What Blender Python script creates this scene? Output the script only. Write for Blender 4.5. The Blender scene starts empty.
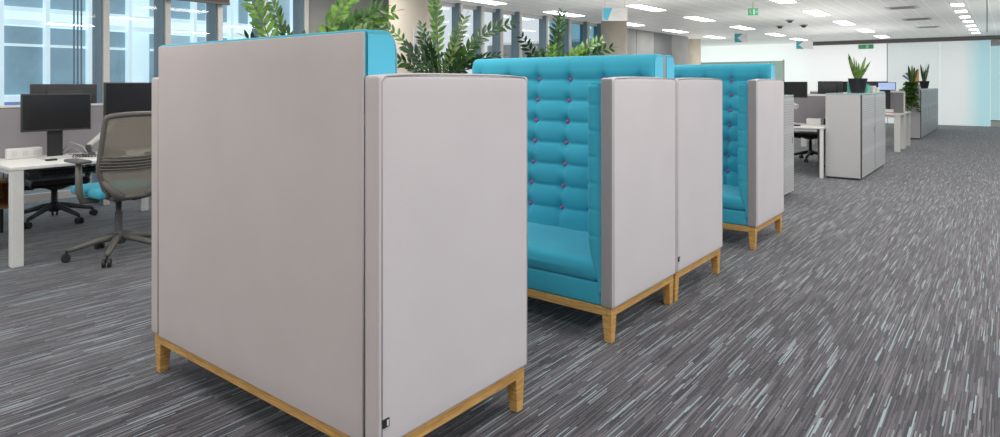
import bpy, math, random
from mathutils import Vector, Matrix
random.seed(7)
sc = bpy.context.scene
COL = sc.collection
PI = math.pi
def R(a): return math.radians(a)

# ------------------------------------------------------------------ materials
def new_mat(name):
    m = bpy.data.materials.new(name); m.use_nodes = True
    nt = m.node_tree; b = nt.nodes['Principled BSDF']
    return m, nt, b
def L(nt, a, b): nt.links.new(a, b)
def simple(name, col, rough=.5, metal=0, spec=.5, var=0.06, scale=30, bump=0, bscale=300, emit=None, sheen=0):
    m, nt, b = new_mat(name)
    b.inputs['Roughness'].default_value = rough; b.inputs['Metallic'].default_value = metal
    b.inputs['Specular IOR Level'].default_value = spec
    tc = nt.nodes.new('ShaderNodeTexCoord')
    n = nt.nodes.new('ShaderNodeTexNoise'); n.inputs['Scale'].default_value = scale; n.inputs['Detail'].default_value = 3
    L(nt, tc.outputs['Object'], n.inputs['Vector'])
    r = nt.nodes.new('ShaderNodeValToRGB')
    r.color_ramp.elements[0].position = .3; r.color_ramp.elements[1].position = .7
    r.color_ramp.elements[0].color = (*[c*(1-var) for c in col], 1); r.color_ramp.elements[1].color = (*[min(1, c*(1+var)) for c in col], 1)
    L(nt, n.outputs['Fac'], r.inputs['Fac']); L(nt, r.outputs['Color'], b.inputs['Base Color'])
    if sheen: b.inputs['Sheen Weight'].default_value = sheen
    if bump:
        n2 = nt.nodes.new('ShaderNodeTexNoise'); n2.inputs['Scale'].default_value = bscale
        L(nt, tc.outputs['Object'], n2.inputs['Vector'])
        bp = nt.nodes.new('ShaderNodeBump'); bp.inputs['Strength'].default_value = bump; bp.inputs['Distance'].default_value = .002
        L(nt, n2.outputs['Fac'], bp.inputs['Height']); L(nt, bp.outputs['Normal'], b.inputs['Normal'])
    if emit:
        b.inputs['Emission Color'].default_value = (*emit[:3], 1); b.inputs['Emission Strength'].default_value = emit[3]
    return m
def emission(name, col, s):
    m, nt, b = new_mat(name)
    b.inputs['Base Color'].default_value = (.9, .9, .9, 1)
    b.inputs['Emission Color'].default_value = (*col, 1); b.inputs['Emission Strength'].default_value = s
    return m
def math_node(nt, op, a, b=None):
    n = nt.nodes.new('ShaderNodeMath'); n.operation = op
    for i, v in enumerate((a, b)):
        if v is None: continue
        if isinstance(v, (int, float)): n.inputs[i].default_value = v
        else: L(nt, v, n.inputs[i])
    return n.outputs[0]
def carpet_mat():
    m, nt, b = new_mat('carpet')
    tc = nt.nodes.new('ShaderNodeTexCoord'); s = nt.nodes.new('ShaderNodeSeparateXYZ'); L(nt, tc.outputs['Object'], s.inputs[0])
    nz = nt.nodes.new('ShaderNodeTexNoise'); nz.inputs['Scale'].default_value = 6; L(nt, tc.outputs['Object'], nz.inputs['Vector'])
    yj = math_node(nt, 'ADD', s.outputs['Y'], math_node(nt, 'MULTIPLY', nz.outputs['Fac'], .004))
    row = math_node(nt, 'FLOOR', math_node(nt, 'DIVIDE', yj, .0052))
    w1 = nt.nodes.new('ShaderNodeTexWhiteNoise'); w1.noise_dimensions = '1D'; L(nt, row, w1.inputs['W'])
    ln = math_node(nt, 'ADD', math_node(nt, 'MULTIPLY', w1.outputs['Value'], .20), .12)
    xs = math_node(nt, 'ADD', math_node(nt, 'DIVIDE', s.outputs['X'], ln), math_node(nt, 'MULTIPLY', w1.outputs['Value'], 91.7))
    cell = math_node(nt, 'FLOOR', xs)
    cb = nt.nodes.new('ShaderNodeCombineXYZ'); L(nt, row, cb.inputs[0]); L(nt, cell, cb.inputs[1])
    w2 = nt.nodes.new('ShaderNodeTexWhiteNoise'); w2.noise_dimensions = '2D'; L(nt, cb.outputs[0], w2.inputs['Vector'])
    r = nt.nodes.new('ShaderNodeValToRGB'); cr = r.color_ramp; cr.interpolation = 'CONSTANT'
    cols = [(0, (.026, .026, .033)), (.28, (.052, .049, .058)), (.55, (.086, .080, .090)), (.80, (.145, .137, .147)), (.915, (.20, .215, .23)), (.955, (.245, .31, .335))]
    cr.elements[0].color = (*cols[0][1], 1); cr.elements[1].position = cols[1][0]; cr.elements[1].color = (*cols[1][1], 1)
    for p, c in cols[2:]:
        e = cr.elements.new(p); e.color = (*c, 1)
    L(nt, w2.outputs['Value'], r.inputs['Fac'])
    n2 = nt.nodes.new('ShaderNodeTexNoise'); n2.inputs['Scale'].default_value = 1.2; n2.inputs['Detail'].default_value = 4
    L(nt, tc.outputs['Object'], n2.inputs['Vector'])
    mr = nt.nodes.new('ShaderNodeMapRange'); mr.inputs[1].default_value = .3; mr.inputs[2].default_value = .7; mr.inputs[3].default_value = .9; mr.inputs[4].default_value = 1.12
    L(nt, n2.outputs['Fac'], mr.inputs[0])
    mx = nt.nodes.new('ShaderNodeMixRGB'); mx.blend_type = 'MULTIPLY'; mx.inputs[0].default_value = 1
    L(nt, r.outputs['Color'], mx.inputs[1]); L(nt, mr.outputs[0], mx.inputs[2])
    L(nt, mx.outputs[0], b.inputs['Base Color'])
    b.inputs['Roughness'].default_value = .8; b.inputs['Specular IOR Level'].default_value = .3
    b.inputs['Sheen Weight'].default_value = .38; b.inputs['Sheen Roughness'].default_value = .35
    bp = nt.nodes.new('ShaderNodeBump'); bp.inputs['Strength'].default_value = .35; bp.inputs['Distance'].default_value = .003
    L(nt, w2.outputs['Value'], bp.inputs['Height']); L(nt, bp.outputs['Normal'], b.inputs['Normal'])
    return m
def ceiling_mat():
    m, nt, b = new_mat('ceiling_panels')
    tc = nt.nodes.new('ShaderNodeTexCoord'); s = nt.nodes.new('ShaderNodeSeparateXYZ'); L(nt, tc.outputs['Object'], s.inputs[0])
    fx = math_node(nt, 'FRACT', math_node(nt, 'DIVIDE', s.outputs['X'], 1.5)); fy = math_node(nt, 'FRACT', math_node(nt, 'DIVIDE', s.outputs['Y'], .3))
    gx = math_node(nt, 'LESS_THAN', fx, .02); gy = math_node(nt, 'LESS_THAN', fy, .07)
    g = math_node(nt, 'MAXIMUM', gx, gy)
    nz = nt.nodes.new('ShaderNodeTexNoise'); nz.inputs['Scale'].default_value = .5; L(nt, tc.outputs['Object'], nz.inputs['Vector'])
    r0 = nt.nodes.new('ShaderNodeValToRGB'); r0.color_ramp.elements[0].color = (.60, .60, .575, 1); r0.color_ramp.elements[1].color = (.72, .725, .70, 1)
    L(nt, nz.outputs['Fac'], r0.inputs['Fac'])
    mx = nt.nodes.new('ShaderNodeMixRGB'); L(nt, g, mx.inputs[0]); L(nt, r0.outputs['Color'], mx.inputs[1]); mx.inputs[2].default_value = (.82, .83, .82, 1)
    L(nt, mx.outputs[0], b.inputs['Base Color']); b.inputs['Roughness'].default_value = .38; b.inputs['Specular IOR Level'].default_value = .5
    L(nt, mx.outputs[0], b.inputs['Emission Color']); b.inputs['Emission Strength'].default_value = .27  # even glow added to the panels to lift the ceiling's brightness
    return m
def fabric(name, col, var=.05, bump=.25, sheen=.15, rough=.85):
    m, nt, b = new_mat(name)
    tc = nt.nodes.new('ShaderNodeTexCoord')
    n = nt.nodes.new('ShaderNodeTexNoise'); n.inputs['Scale'].default_value = 260; n.inputs['Detail'].default_value = 2
    n1 = nt.nodes.new('ShaderNodeTexNoise'); n1.inputs['Scale'].default_value = 3.5; n1.inputs['Detail'].default_value = 4
    L(nt, tc.outputs['Object'], n.inputs['Vector']); L(nt, tc.outputs['Object'], n1.inputs['Vector'])
    f = math_node(nt, 'ADD', math_node(nt, 'MULTIPLY', n.outputs['Fac'], .5), math_node(nt, 'MULTIPLY', n1.outputs['Fac'], .5))
    r = nt.nodes.new('ShaderNodeValToRGB'); r.color_ramp.elements[0].position = .32; r.color_ramp.elements[1].position = .68
    r.color_ramp.elements[0].color = (*[c*(1-var) for c in col], 1); r.color_ramp.elements[1].color = (*[min(1, c*(1+var)) for c in col], 1)
    L(nt, f, r.inputs['Fac']); L(nt, r.outputs['Color'], b.inputs['Base Color'])
    b.inputs['Roughness'].default_value = rough; b.inputs['Specular IOR Level'].default_value = .25
    b.inputs['Sheen Weight'].default_value = sheen; b.inputs['Sheen Roughness'].default_value = .4
    bp = nt.nodes.new('ShaderNodeBump'); bp.inputs['Strength'].default_value = bump; bp.inputs['Distance'].default_value = .0015
    L(nt, n.outputs['Fac'], bp.inputs['Height']); L(nt, bp.outputs['Normal'], b.inputs['Normal'])
    return m
def wood_mat(name, c0, c1, axis_scale=(3, 3, 40)):
    m, nt, b = new_mat(name)
    tc = nt.nodes.new('ShaderNodeTexCoord'); mp = nt.nodes.new('ShaderNodeMapping'); mp.inputs['Scale'].default_value = axis_scale
    L(nt, tc.outputs['Object'], mp.inputs[0])
    n = nt.nodes.new('ShaderNodeTexNoise'); n.inputs['Scale'].default_value = 4; n.inputs['Detail'].default_value = 5; n.inputs['Distortion'].default_value = .6
    L(nt, mp.outputs[0], n.inputs['Vector'])
    r = nt.nodes.new('ShaderNodeValToRGB'); r.color_ramp.elements[0].position = .35; r.color_ramp.elements[1].position = .68
    r.color_ramp.elements[0].color = (*c0, 1); r.color_ramp.elements[1].color = (*c1, 1)
    L(nt, n.outputs['Fac'], r.inputs['Fac']); L(nt, r.outputs['Color'], b.inputs['Base Color']); b.inputs['Roughness'].default_value = .5
    return m
def perforated_mat():
    m, nt, b = new_mat('perforated_steel')
    tc = nt.nodes.new('ShaderNodeTexCoord'); s = nt.nodes.new('ShaderNodeSeparateXYZ'); L(nt, tc.outputs['Object'], s.inputs[0])
    fx = math_node(nt, 'SUBTRACT', math_node(nt, 'FRACT', math_node(nt, 'DIVIDE', s.outputs['X'], .03)), .5)
    fz = math_node(nt, 'SUBTRACT', math_node(nt, 'FRACT', math_node(nt, 'DIVIDE', s.outputs['Z'], .03)), .5)
    d = math_node(nt, 'ADD', math_node(nt, 'MULTIPLY', fx, fx), math_node(nt, 'MULTIPLY', fz, fz))
    hole = math_node(nt, 'LESS_THAN', d, .06)
    band = math_node(nt, 'GREATER_THAN', math_node(nt, 'FRACT', math_node(nt, 'DIVIDE', math_node(nt, 'ADD', s.outputs['Z'], .04), .39)), .22)
    mx = nt.nodes.new('ShaderNodeMixRGB'); L(nt, math_node(nt, 'MULTIPLY', hole, band), mx.inputs[0])
    mx.inputs[1].default_value = (.47, .47, .48, 1); mx.inputs[2].default_value = (.22, .22, .23, 1)
    L(nt, mx.outputs[0], b.inputs['Base Color']); b.inputs['Roughness'].default_value = .45
    return m
def glass_mat(name, tint, refl=.10, haze=0.0, hazecol=(.7, .85, .9)):
    m = bpy.data.materials.new(name); m.use_nodes = True; nt = m.node_tree; nt.nodes.clear()
    out = nt.nodes.new('ShaderNodeOutputMaterial')
    tr = nt.nodes.new('ShaderNodeBsdfTransparent'); tr.inputs[0].default_value = (*tint, 1)
    gl = nt.nodes.new('ShaderNodeBsdfGlossy'); gl.inputs['Roughness'].default_value = .02
    fr = nt.nodes.new('ShaderNodeFresnel'); fr.inputs['IOR'].default_value = 1.45
    f = math_node(nt, 'MINIMUM', math_node(nt, 'MULTIPLY', fr.outputs[0], 1.4), .5)
    mx = nt.nodes.new('ShaderNodeMixShader'); L(nt, f, mx.inputs[0]); L(nt, tr.outputs[0], mx.inputs[1]); L(nt, gl.outputs[0], mx.inputs[2])
    src = mx.outputs[0]
    if haze:
        df = nt.nodes.new('ShaderNodeBsdfDiffuse'); df.inputs[0].default_value = (*hazecol, 1)
        m2 = nt.nodes.new('ShaderNodeMixShader'); m2.inputs[0].default_value = haze; L(nt, src, m2.inputs[1]); L(nt, df.outputs[0], m2.inputs[2]); src = m2.outputs[0]
    L(nt, src, out.inputs[0])
    return m
def leaf_mat(name, c0, c1):
    m, nt, b = new_mat(name)
    tc = nt.nodes.new('ShaderNodeTexCoord')
    n = nt.nodes.new('ShaderNodeTexNoise'); n.inputs['Scale'].default_value = 14; n.inputs['Detail'].default_value = 2
    L(nt, tc.outputs['Object'], n.inputs['Vector'])
    r = nt.nodes.new('ShaderNodeValToRGB'); r.color_ramp.elements[0].position = .38; r.color_ramp.elements[1].position = .62
    r.color_ramp.elements[0].color = (*c0, 1); r.color_ramp.elements[1].color = (*c1, 1)
    L(nt, n.outputs['Fac'], r.inputs['Fac']); L(nt, r.outputs['Color'], b.inputs['Base Color'])
    b.inputs['Roughness'].default_value = .3; b.inputs['Specular IOR Level'].default_value = .6
    return m
def mesh_fabric(name, col, alpha):
    m = bpy.data.materials.new(name); m.use_nodes = True; nt = m.node_tree; b = nt.nodes['Principled BSDF']
    out = nt.nodes['Material Output']
    tc = nt.nodes.new('ShaderNodeTexCoord'); w = nt.nodes.new('ShaderNodeTexWave'); w.bands_direction = 'Z'; w.inputs['Scale'].default_value = 30
    L(nt, tc.outputs['Object'], w.inputs['Vector'])
    r = nt.nodes.new('ShaderNodeValToRGB'); r.color_ramp.elements[0].color = (*[c*.82 for c in col], 1); r.color_ramp.elements[1].color = (*col, 1)
    L(nt, w.outputs['Fac'], r.inputs['Fac']); L(nt, r.outputs['Color'], b.inputs['Base Color']); b.inputs['Roughness'].default_value = .7
    t = nt.nodes.new('ShaderNodeBsdfTransparent'); mx = nt.nodes.new('ShaderNodeMixShader'); mx.inputs[0].default_value = alpha
    L(nt, t.outputs[0], mx.inputs[1]); L(nt, b.outputs[0], mx.inputs[2]); L(nt, mx.outputs[0], out.inputs[0])
    return m

M = dict(
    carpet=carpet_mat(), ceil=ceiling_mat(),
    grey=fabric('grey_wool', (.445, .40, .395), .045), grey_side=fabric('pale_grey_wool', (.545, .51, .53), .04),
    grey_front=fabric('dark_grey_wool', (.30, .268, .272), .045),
    pipe=fabric('grey_piping', (.36, .33, .335), .04),
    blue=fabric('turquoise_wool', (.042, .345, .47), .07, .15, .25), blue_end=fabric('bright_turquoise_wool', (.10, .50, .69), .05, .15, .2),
    button=fabric('plum_wool', (.40, .17, .32), .08),
    oak=wood_mat('oak', (.42, .22, .06), (.64, .38, .13)), brownwood=wood_mat('brown_wood', (.33, .15, .05), (.48, .24, .09)),
    white=simple('white_laminate', (.74, .73, .70), .45, var=.02), whitemetal=simple('white_metal', (.72, .71, .69), .4, var=.02),
    steel=simple('grey_steel', (.50, .50, .505), .5, var=.02), perf=perforated_mat(), cabtop=simple('pale_green_glass_top', (.33, .47, .46), .15, var=.03),
    screen_f=fabric('mauve_grey_felt', (.30, .28, .30), .05), screen_dark=fabric('grey_felt', (.25, .235, .255), .05),
    black=simple('black_plastic', (.018, .018, .02), .4, var=.1), blackmat=simple('matt_black', (.012, .012, .013), .75, var=.1), display=simple('dark_display', (.012, .012, .014), .22, var=.05),
    bezel=simple('monitor_shell', (.03, .03, .033), .45, var=.1), chairgrey=simple('grey_plastic', (.125, .117, .107), .5, var=.05),
    chairmesh=mesh_fabric('taupe_mesh', (.26, .23, .18), .86), seatblue=fabric('seat_turquoise', (.05, .36, .48), .06),
    caster=simple('caster_black', (.02, .02, .02), .5, var=.1),
    concrete=simple('plaster', (.66, .59, .495), .7, var=.05, scale=2.5), panel=simple('grey_panel', (.33, .33, .32), .55, var=.12, scale=1.5),
    panel_dark=simple('dark_panel', (.19, .195, .20), .55, var=.1, scale=1.5),
    mull_front=simple('mullion_front', (.66, .64, .61), .4, var=.03), mull_side=simple('mullion_side', (.20, .265, .31), .4, var=.05),  # side tone holds the shade on the mullions' side faces
    glass=glass_mat('clear_glass', (.955, .985, 1.0)), glass_blue=glass_mat('blue_glass', (.30, .58, .72), haze=.25, hazecol=(.15, .35, .45)),
    frost=None, beam=simple('beam_grey', (.22, .21, .20), .5, var=.05), blind=simple('brown_blind', (.10, .075, .065), .7, var=.1),
    light=emission('light_diffuser', (1, .985, .95), 7.0), lightframe=simple('light_frame', (.78, .78, .76), .5, var=.02),
    vent=simple('vent_grey', (.36, .36, .355), .5, var=.05), dark=simple('dark_grey', (.06, .06, .065), .5, var=.1),
    teal=simple('teal_print', (.05, .40, .48), .5, var=.04), cyan=simple('cyan_print', (.12, .55, .76), .5, var=.04), signwhite=simple('sign_white', (.80, .80, .78), .5, var=.02), signgrey=simple('sign_grey', (.62, .62, .62), .5, var=.02),
    exit=simple('exit_green', (.05, .40, .17), .5, var=.03, emit=(.10, .42, .2, .35)), exitpale=simple('exit_pale', (.55, .80, .62), .5, var=.03, emit=(.5, .8, .6, .25)),
    leaf=leaf_mat('leaf_green', (.018, .065, .012), (.06, .16, .022)), leaf_lime=leaf_mat('leaf_lime', (.06, .17, .015), (.18, .36, .04)), leaf_pale=leaf_mat('leaf_pale', (.05, .13, .025), (.22, .32, .10)), leaf_dark=leaf_mat('leaf_dark', (.012, .04, .014), (.035, .095, .028)),
    stem=simple('stem_green', (.10, .17, .03), .5, var=.15), soil=simple('soil', (.03, .02, .015), .95, var=.3), potblack=simple('pot_black', (.012, .013, .016), .35, var=.1), planter=simple('planter_grey', (.33, .33, .33), .5, var=.04),
    orange=simple('orange_card', (.85, .38, .04), .6, var=.05), bluegrey=simple('blue_grey_card', (.25, .30, .40), .6, var=.05), mint=simple('mint_plastic', (.10, .42, .32), .4, var=.05),
    cream=simple('cream_trim', (.74, .70, .55), .5, var=.03), red=simple('red_print', (.65, .12, .10), .5, var=.05),
    outwhite=simple('outside_white', (.72, .84, .88), .6, var=.03, emit=(.68, .85, .91, .55)), outglass=simple('outside_glass', (.17, .26, .31), .12, var=.45, scale=.9, emit=(.20, .33, .41, .55)),  # daylight on the building put in as glow, pale and violet glass too
    outglass2=simple('outside_glass_pale', (.35, .48, .55), .15, var=.25, scale=.8, emit=(.36, .50, .58, .35)), outviolet=simple('outside_violet', (.22, .28, .55), .3, var=.15, emit=(.24, .32, .6, .35)), outground=simple('outside_ground', (.5, .52, .52), .8, var=.05),
    cable=simple('cable_grey', (.30, .31, .32), .5, var=.05), lit=simple('lit_display', (.35, .45, .75), .3, var=.1, emit=(.45, .55, .85, .5)),
)
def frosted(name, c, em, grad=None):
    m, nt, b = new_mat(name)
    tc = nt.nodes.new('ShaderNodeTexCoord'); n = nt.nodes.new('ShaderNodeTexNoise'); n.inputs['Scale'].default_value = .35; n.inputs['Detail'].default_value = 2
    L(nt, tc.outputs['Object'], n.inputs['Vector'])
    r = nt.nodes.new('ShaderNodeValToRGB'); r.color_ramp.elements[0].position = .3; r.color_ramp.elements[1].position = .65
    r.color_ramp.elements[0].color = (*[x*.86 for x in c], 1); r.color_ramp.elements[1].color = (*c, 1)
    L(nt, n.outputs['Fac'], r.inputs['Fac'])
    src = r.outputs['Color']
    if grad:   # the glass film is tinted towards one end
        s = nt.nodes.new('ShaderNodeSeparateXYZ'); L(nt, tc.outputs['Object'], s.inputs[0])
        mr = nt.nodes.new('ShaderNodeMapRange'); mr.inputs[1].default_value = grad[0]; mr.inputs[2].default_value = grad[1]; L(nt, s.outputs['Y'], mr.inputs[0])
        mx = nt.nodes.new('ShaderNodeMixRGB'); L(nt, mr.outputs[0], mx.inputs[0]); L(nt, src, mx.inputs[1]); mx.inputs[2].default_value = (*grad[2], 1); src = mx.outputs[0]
    L(nt, src, b.inputs['Base Color']); L(nt, src, b.inputs['Emission Color']); b.inputs['Emission Strength'].default_value = em  # glow stands in for light from the room behind the glass
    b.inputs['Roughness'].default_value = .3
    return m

# ------------------------------------------------------------------ mesh builder
class MB:
    def __init__(s): s.v = []; s.f = []
    def add(s, vs, fs, mat=None):
        o = len(s.v); s.v += [tuple((mat @ Vector(p)) if mat else p) for p in vs]; s.f += [tuple(i+o for i in f) for f in fs]; return s
    def box(s, x0, x1, y0, y1, z0, z1, mat=None):
        vs = [(x, y, z) for x in (x0, x1) for y in (y0, y1) for z in (z0, z1)]
        return s.add(vs, [(0, 1, 3, 2), (4, 6, 7, 5), (0, 4, 5, 1), (2, 3, 7, 6), (0, 2, 6, 4), (1, 5, 7, 3)], mat)
    def frustum(s, c0, s0, c1, s1):      # rectangular taper between two centres
        vs = []
        for c, q in ((c0, s0), (c1, s1)):
            vs += [(c[0]+a*q[0]/2, c[1]+b*q[1]/2, c[2]) for a, b in ((-1, -1), (1, -1), (1, 1), (-1, 1))]
        return s.add(vs, [(3, 2, 1, 0), (4, 5, 6, 7)]+[(i, (i+1) % 4, (i+1) % 4+4, i+4) for i in range(4)])
    def tube(s, pts, rad, n=8, cap=True):
        pts = [Vector(p) for p in pts]; k = len(pts)
        rad = [rad]*k if isinstance(rad, (int, float)) else rad
        o = len(s.v); up = None
        for i, p in enumerate(pts):
            t = (pts[min(i+1, k-1)]-pts[max(i-1, 0)]).normalized()
            if up is None: up = t.orthogonal().normalized()
            up = (up-t*up.dot(t)).normalized(); w = t.cross(up)
            for j in range(n):
                a = 2*PI*j/n; s.v.append(tuple(p+(up*math.cos(a)+w*math.sin(a))*rad[i]))
        for i in range(k-1):
            for j in range(n): s.f.append((o+i*n+j, o+i*n+(j+1) % n, o+(i+1)*n+(j+1) % n, o+(i+1)*n+j))
        if cap: s.f.append(tuple(o+j for j in reversed(range(n)))); s.f.append(tuple(o+(k-1)*n+j for j in range(n)))
        return s
    def lathe(s, prof, c=(0, 0, 0), n=24, mat=None):
        vs = []; fs = []
        for r_, z in prof:
            for j in range(n): a = 2*PI*j/n; vs.append((c[0]+r_*math.cos(a), c[1]+r_*math.sin(a), c[2]+z))
        for i in range(len(prof)-1):
            for j in range(n): fs.append((i*n+j, i*n+(j+1) % n, (i+1)*n+(j+1) % n, (i+1)*n+j))
        fs.append(tuple(reversed(range(n)))); fs.append(tuple((len(prof)-1)*n+j for j in range(n)))
        return s.add(vs, fs, mat)
    def pad(s, x0, x1, y0, y1, z0, z1, r, n=(8, 8, 8), bulge=None):
        """upholstered block: rounded edges, faces optionally crowned (bulge = per-axis outward crown for -/+ faces)"""
        lo = (x0, y0, z0); hi = (x1, y1, z1); ax = []
        for a in range(3):
            l, h = lo[a], hi[a]; e = [l, l+.12*r, l+.35*r, l+.65*r, l+r]
            ax.append(e+[l+r+(h-l-2*r)*i/n[a] for i in range(1, n[a])]+[h-r, h-.65*r, h-.35*r, h-.12*r, h])
        ids = {}; o = len(s.v)
        def vid(i, j, k):
            key = (i, j, k)
            if key in ids: return ids[key]
            p = Vector((ax[0][i], ax[1][j], ax[2][k])); q = Vector([min(max(p[a], lo[a]+r), hi[a]-r) for a in range(3)])
            d = p-q
            if d.length > 1e-9: d = d.normalized()*r
            p2 = q+d
            if bulge:
                for a in range(3):
                    b_, c_ = [x for x in range(3) if x != a]
                    u = 2*(q[b_]-lo[b_]-r)/max(1e-6, hi[b_]-lo[b_]-2*r)-1; w = 2*(q[c_]-lo[c_]-r)/max(1e-6, hi[c_]-lo[c_]-2*r)-1
                    wt = (1-u*u)*(1-w*w) if bulge[3] == 2 else (1-u**4)*(1-w**4)
                    t = (p2[a]-lo[a])/(hi[a]-lo[a])*2-1
                    p2[a] += bulge[a]*wt*t
            s.v.append(tuple(p2)); ids[key] = len(s.v)-1; return ids[key]
        nx, ny, nz = [len(a)-1 for a in ax]
        for i in range(nx):
            for j in range(ny):
                s.f.append((vid(i, j, 0), vid(i, j+1, 0), vid(i+1, j+1, 0), vid(i+1, j, 0)))
                s.f.append((vid(i, j, nz), vid(i+1, j, nz), vid(i+1, j+1, nz), vid(i, j+1, nz)))
        for i in range(nx):
            for k in range(nz):
                s.f.append((vid(i, 0, k), vid(i+1, 0, k), vid(i+1, 0, k+1), vid(i, 0, k+1)))
                s.f.append((vid(i, ny, k), vid(i, ny, k+1), vid(i+1, ny, k+1), vid(i+1, ny, k)))
        for j in range(ny):
            for k in range(nz):
                s.f.append((vid(0, j, k), vid(0, j, k+1), vid(0, j+1, k+1), vid(0, j+1, k)))
                s.f.append((vid(nx, j, k), vid(nx, j+1, k), vid(nx, j+1, k+1), vid(nx, j, k+1)))
        return s
    def build(s, name, mat, parent=None, smooth=False, bevel=0, seg=2, rough_angle=None):
        me = bpy.data.meshes.new(name); me.from_pydata(s.v, [], s.f); me.validate(); me.update()
        mats = mat if isinstance(mat, (list, tuple)) else [mat]
        for m_ in mats: me.materials.append(m_)
        if smooth:
            for p in me.polygons: p.use_smooth = True
        o = bpy.data.objects.new(name, me); COL.objects.link(o)
        if parent: o.parent = parent
        if bevel:
            b = o.modifiers.new('bevel', 'BEVEL'); b.width = bevel; b.segments = seg; b.limit_method = 'ANGLE'; b.harden_normals = False
        return o
def box(*a): return MB().box(*a)

def tag(o, label=None, cat=None, group=None, kind=None):
    if label: o['label'] = label
    if cat: o['category'] = cat
    if group: o['group'] = group
    if kind: o['kind'] = kind
    return o
def thing(name, label, cat, loc=(0, 0, 0), rz=0, group=None):
    o = bpy.data.objects.new(name, None); o.empty_display_size = .1; COL.objects.link(o)
    o.location = loc; o.rotation_euler = (0, 0, rz)
    return tag(o, label, cat, group)
def dup(root, loc, rz, label, group=None):
    r = root.copy(); COL.objects.link(r); r.location = loc; r.rotation_euler = (0, 0, rz); r['label'] = label
    if group: r['group'] = group
    for ch in list(root.children):
        c = ch.copy(); COL.objects.link(c); c.parent = r
        for g in list(ch.children):
            d = g.copy(); COL.objects.link(d); d.parent = c
    return r
def struct(o): o['kind'] = 'structure'; return o

# ------------------------------------------------------------------ camera
H = 1.35; A = R(38.25)
cam = bpy.data.cameras.new('camera'); co = bpy.data.objects.new('camera', cam); COL.objects.link(co); sc.camera = co
cam.sensor_width = 36; cam.lens = 36*.647; cam.shift_y = -.1355; cam.clip_end = 200; cam.clip_start = .05
co.location = (0, 0, H); co.rotation_euler = (PI/2, 0, A-PI/2)
d_ = Vector((math.cos(A), math.sin(A), 0)); r_ = Vector((math.sin(A), -math.cos(A), 0))

# ------------------------------------------------------------------ setting
CZ = 2.8; FY = 7.9; FX = 25.2
struct(box(-4, FX+.1, -7, 16, -.1, 0).build('floor', M['carpet']))
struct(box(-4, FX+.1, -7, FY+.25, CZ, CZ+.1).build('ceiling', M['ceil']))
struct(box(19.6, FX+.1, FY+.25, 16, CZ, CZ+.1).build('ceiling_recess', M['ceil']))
struct(box(-30, 60, 16.02, 60, -.4, -.3).build('ground', M['outground']))
# far frosted glass wall, pane by pane
def frost_pane(n, y0, y1, z0, z1, mat, x=FX):
    return struct(box(x, x+.04, y0, y1, z0, z1).build('window_%d' % n, mat))
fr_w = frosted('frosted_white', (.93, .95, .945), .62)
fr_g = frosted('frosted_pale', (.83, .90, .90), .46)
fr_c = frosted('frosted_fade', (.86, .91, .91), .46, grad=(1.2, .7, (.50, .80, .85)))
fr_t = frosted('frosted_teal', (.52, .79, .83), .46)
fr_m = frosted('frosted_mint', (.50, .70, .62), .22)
frost_pane(40, 3.255, 16, .0, CZ, fr_w); frost_pane(41, 1.78, 3.245, .0, CZ, fr_g); frost_pane(42, .485, 1.77, .0, CZ, fr_c)
frost_pane(43, -3.2, .475, .20, 2.50, fr_t)
struct(MB().box(FX-.01, FX+.05, -3.2, .475, .0, .17).build('trim_1', M['white']))
struct(MB().box(FX-.015, FX+.05, -3.2, .475, .17, .20).build('trim_2', M['beam']))
struct(MB().box(FX-.03, FX+.05, -3.2, .475, 2.5, 2.68).build('trim_3', M['signwhite']))
struct(MB().box(FX-.45, FX-.05, -6.5, 5.9, 2.68, CZ).build('trim_4', M['beam'], bevel=.02))
struct(MB().box(FX-.012, FX, 3.238, 3.262, 0, 2.68).build('trim_5', M['steel']))
frost_pane(44, 6.35, 12, .05, 2.14, fr_m, x=24.3)
struct(MB().box(24.29, 24.35, 6.30, 6.35, 0.0, 2.18).build('trim_6', M['signwhite']))

struct(box(-4.1, -4, -7, FY+.25, 0, CZ).build('wall_back', M['signwhite']))
# left facade: glazing between deep mullions, then panelled core wall
def win(n, x0, x1, glass, fin=.17, w=.065):
    cd = .20 if fin < .2 else .085
    f = MB()
    f.box(x1-w, x1, FY-fin*.45, FY+.08, 0, CZ)           # front of the mullion
    fo = f.build('window_%d' % n, M['mull_front'], bevel=.006); struct(fo)
    MB().box(x1-w-.012, x1-w-.001, FY-fin*.30, FY+cd, 0, CZ).box(x1-w+.001, x1+.004, FY+.081, FY+.085+cd*.4, 0, CZ).build('shaded_cheek', M['mull_side'], fo)  # dark cheek carries the side face's shade in its colour
    MB().box(x0, x1-w, FY+.02, FY+.07, .12, .20).box(x0, x1-w, FY+.02, FY+.07, CZ-.07, CZ).build('rail', M['mull_front'], fo)
    MB().add([(x0, FY+.04, 0), (x1-w-.012, FY+.04, 0), (x1-w-.012, FY+.04, CZ), (x0, FY+.04, CZ)], [(0, 1, 2, 3)]).build('pane', glass, fo)
xs = [-.4, .78, 1.93, 2.95, 3.615, 4.262, 4.90, 5.54]
for i in range(len(xs)-1): win(i+1, xs[i], xs[i+1], M['glass'])
xs2 = [7.58, 8.20, 8.81, 9.41, 9.99, 10.61]
for i in range(len(xs2)-1): win(i+10, xs2[i], xs2[i+1], M['glass'], fin=.25)
win(16, 10.61, 11.60, M['glass'], fin=.25)
for i, (a, b_) in enumerate(((11.60, 12.5), (12.5, 13.3), (13.3, 13.95))): win(17+i, a, b_, M['glass_blue'], fin=.25)
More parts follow.
